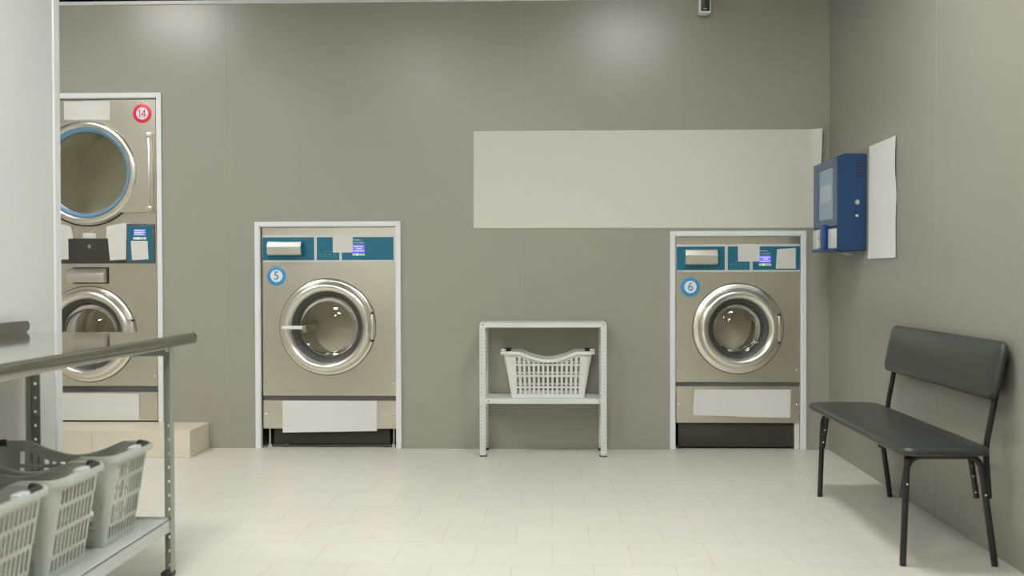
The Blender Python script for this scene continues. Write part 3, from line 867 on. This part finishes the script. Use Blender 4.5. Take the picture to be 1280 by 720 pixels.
# cushion normal (+z) turns to face -x, its width (x) runs up the back
bmesh.ops.rotate(bb, verts=bb.verts, cent=(0, 0, 0), matrix=Matrix.Rotation(-(PI/2-ang), 3, 'Y'))
bmesh.ops.translate(bb, verts=bb.verts, vec=(1.665, 4.262, .732))
obj('backrest', bb, M['leather'], t, 40)
TR = .0125
for y, q in ((3.690, 1), (4.825, -1)):
    path = smooth_path([(1.315, y, 0), (1.330, y, .414), (1.600, y, .414), (1.657, y, 0)], .06, 8)
    bb = bm_(); tube(bb, path, TR, 14)
    lg = obj('leg_frame', bb, M['tube'], t, 60)
    for x, z, yy in ((1.326, .31, y), (1.617, .27, y)):
        bb = bm_(); bmesh.ops.create_uvsphere(bb, u_segments=10, v_segments=6, radius=.005, matrix=Matrix.Translation((x, yy-TR, z)))
        obj('bolt', bb, M['bolt'], lg)
    ys = y+q*.027
    bb = bm_(); tube(bb, smooth_path([(1.645, ys, .250), (1.632, ys, .440), (1.7035, ys, .825)], .05, 6), .0115, 12)
    bp = obj('back_post', bb, M['tube'], t, 60)
    bb = bm_(); bmesh.ops.create_uvsphere(bb, u_segments=10, v_segments=6, radius=.005, matrix=Matrix.Translation((1.684, ys-.0115, .74)))
    obj('bolt', bb, M['bolt'], bp)
ya, yb = 3.718, 4.797
for x, xb in ((1.345, 1.322), (1.575, 1.600)):
    bb = bm_()
    tube(bb, smooth_path([(xb, ya, .25), (x, ya, .416), (x, yb, .416), (xb, yb, .25)], .05, 8), .011, 12)
    rl = obj('seat_rail', bb, M['tube'], t, 60)
    for yy in (ya, yb):
        for z in (.335, .275):
            bb = bm_(); bmesh.ops.create_uvsphere(bb, u_segments=10, v_segments=6, radius=.005, matrix=Matrix.Translation((xb+(x-xb)*(z-.25)/.166-.004, yy-.011, z)))
            obj('bolt', bb, M['bolt'], rl)

# ------------------------------------------------------------------ payment terminal on the right wall
TXF, TYN, TYF, TZ0, TZ1 = 1.561, 5.390, 5.860, 1.222, 1.752
t = thing('payment_terminal', 'blue payment terminal with a screen, mounted on the right wall near the corner', 'payment terminal', (XR, (TYN+TYF)/2, TZ0))
bb = bm_()
prism(bb, [(XR-.001, TZ0), (TXF+.010, TZ0), (TXF+.002, TZ0+.004), (TXF+.002, TZ1-.020), (TXF+.034, TZ1), (XR-.001, TZ1)], TYN, TYF, 'y')
bmesh.ops.bevel(bb, geom=list(bb.edges), offset=.003, segments=2, affect='EDGES')
obj('case', bb, M['navy'], t, 30)
bb = bm_()   # bezel with a real opening for the screen
fx0, fx1 = TXF-.006, TXF+.004
sy0, sy1, sz0, sz1 = 5.460, 5.752, 1.402, 1.688
box(bb, fx0, fx1, TYN+.004, sy0, TZ0+.14, TZ1-.018, .001, 1); box(bb, fx0, fx1, sy1, TYF-.004, TZ0+.14, TZ1-.018, .001, 1)
box(bb, fx0, fx1, sy0, sy1, sz1, TZ1-.018, .001, 1); box(bb, fx0, fx1, sy0, sy1, TZ0+.14, sz0, .001, 1)
bz = obj('bezel', bb, M['bezel'], t)
bb = bm_(); box(bb, TXF-.001, TXF+.003, sy0, sy1, sz0, sz1); sc = obj('screen', bb, M['screen'], t)
bb = bm_(); box(bb, TXF-.0016, TXF-.0008, sy0+.05, sy1-.03, 1.50, 1.60); obj('screen_window', bb, M['screenw'], sc)
for (a, c, z0, z1, m, d, nm) in ((5.405, 5.530, 1.236, 1.345, 'label', .012, 'card_reader'), (5.560, 5.640, 1.226, 1.372, 'blueplastic', .026, 'cash_slot'),
                             (5.660, 5.730, 1.300, 1.352, 'label', .014, 'key_block'), (5.660, 5.730, 1.245, 1.292, 'label', .014, 'key_block'),
                             (5.745, 5.850, 1.236, 1.350, 'label', .012, 'receipt_cover')):
    bb = bm_(); box(bb, TXF-d, TXF+.004, a, c, z0, z1, .003, 2); obj(nm, bb, M[m], t)
bb = bm_(); box(bb, TXF-.016, TXF+.004, TYN+.004, TYF-.004, TZ0-.001, TZ0+.012, .003, 2); obj('bottom_lip', bb, M['blueplastic'], t)
bb = bm_()
for i in range(6):
    z = 1.625+i*.0170; prism(bb, [(1.662, z), (1.700, z+.003), (1.700, z+.009), (1.662, z+.006)], TYN-.0012, TYN+.001, 'y')
obj('vent', bb, M['black'], t)
for z, r in ((1.487, .0135), (1.412, .0085)):
    bb = bm_(); lathe(bb, [(0, .008), (r*.6, .008), (r*.75, .005), (r, .004), (r, 0)], 1.667, z, TYN, 20); obj('lock', bb, M['bolt'], t)
# coiled cable under it
bb = bm_(); pts = []
for i in range(90):
    a = i*.35; pts.append((1.650+.028*math.cos(a)+i*.0002, 5.50+.03*math.sin(a), 1.214-.014*(i/90)))
tube(bb, pts, .0035, 6)
o = obj('cable', bb, M['cable'], t); o['label'] = 'pale coiled cable under the case'

# ------------------------------------------------------------------ motion sensor near the ceiling
t = thing('wall_sensor', 'small white and black box with a cable high on the back wall', 'sensor', (.938, 6.06, 2.69))
bb = bm_(); box(bb, .901, .975, 6.012, 6.085, 2.690, 2.830, .010, 3); obj('case', bb, M['alu'], t)
bb = bm_(); box(bb, .911, .965, 6.008, 6.020, 2.700, 2.822, .004, 2); fp = obj('front_plate', bb, M['black'], t)
bb = bm_(); box(bb, .926, .948, 6.0070, 6.0085, 2.711, 2.717); obj('marking', bb, M['glyph'], fp)
bb = bm_(); box(bb, .920, .956, 6.08, 6.1105, 2.72, 2.80, .003, 1); obj('bracket', bb, M['alu'], t)
bb = bm_(); tube(bb, smooth_path([(.974, 6.05, 2.735), (.992, 6.06, 2.760), (1.005, 6.08, 2.80), (1.010, 6.095, 2.84), (1.01, 6.09, HC)], .03), .0028, 8)
o = obj('cable', bb, M['cable'], t)

# ------------------------------------------------------------------ ceiling lights (above the picture)
LIGHTS = [(-2.95, 4.45, 'above stacked machine 14'), (.62, 3.75, 'above the rack and washer 6'), (-1.3, 2.4, 'above the steel table'),
          (-.45, .7, 'in the middle of the room'), (-1.1, -.8, 'in the rear of the room'), (-3.4, .6, 'behind the white partition')]
for i, (x, y, w) in enumerate(LIGHTS):
    t = thing('ceiling_light', 'square white ceiling light panel '+w, 'ceiling light', (x, y, HC), 'square ceiling light panels')
    s = .30
    bb = bm_()
    box(bb, x-s, x+s, y-s, y-s+.02, HC-.065, HC, .002, 1); box(bb, x-s, x+s, y+s-.02, y+s, HC-.065, HC, .002, 1)
    box(bb, x-s, x-s+.02, y-s+.02, y+s-.02, HC-.065, HC); box(bb, x+s-.02, x+s, y-s+.02, y+s-.02, HC-.065, HC)
    obj('light_frame', bb, M['lampf'], t)
    bb = bm_(); box(bb, x-s+.02, x+s-.02, y-s+.02, y+s-.02, HC-.034, HC-.026); obj('diffuser', bb, M['lamp'], t)

# ------------------------------------------------------------------ world, camera
w = bpy.data.worlds.new('world'); S.world = w; w.use_nodes = True
bg = w.node_tree.nodes['Background']; bg.inputs[0].default_value = (.9, .95, 1, 1); bg.inputs[1].default_value = .02

cd = bpy.data.cameras.new('camera'); cam = bpy.data.objects.new('camera', cd); COL.objects.link(cam)
f = 1220.
cd.sensor_width = 36; cd.lens = f/1280*36; cd.shift_x = -15/1280
th = math.atan(35/f); ph = math.atan(18/f)
R = Matrix.Rotation(th, 3, 'Z') @ Matrix.Rotation(PI/2-ph, 3, 'X') @ Matrix.Rotation(-.0022, 3, 'Z')
cam.location = (0, 0, 1.1); cam.rotation_euler = R.to_euler()
cd.dof.use_dof = True; cd.dof.focus_distance = 5.9; cd.dof.aperture_fstop = 2.8
S.camera = cam
S.view_settings.view_transform = 'Standard'; S.view_settings.look = 'None'
S.view_settings.gamma = 1; S.view_settings.exposure = 0.; S.view_settings.use_curve_mapping = False
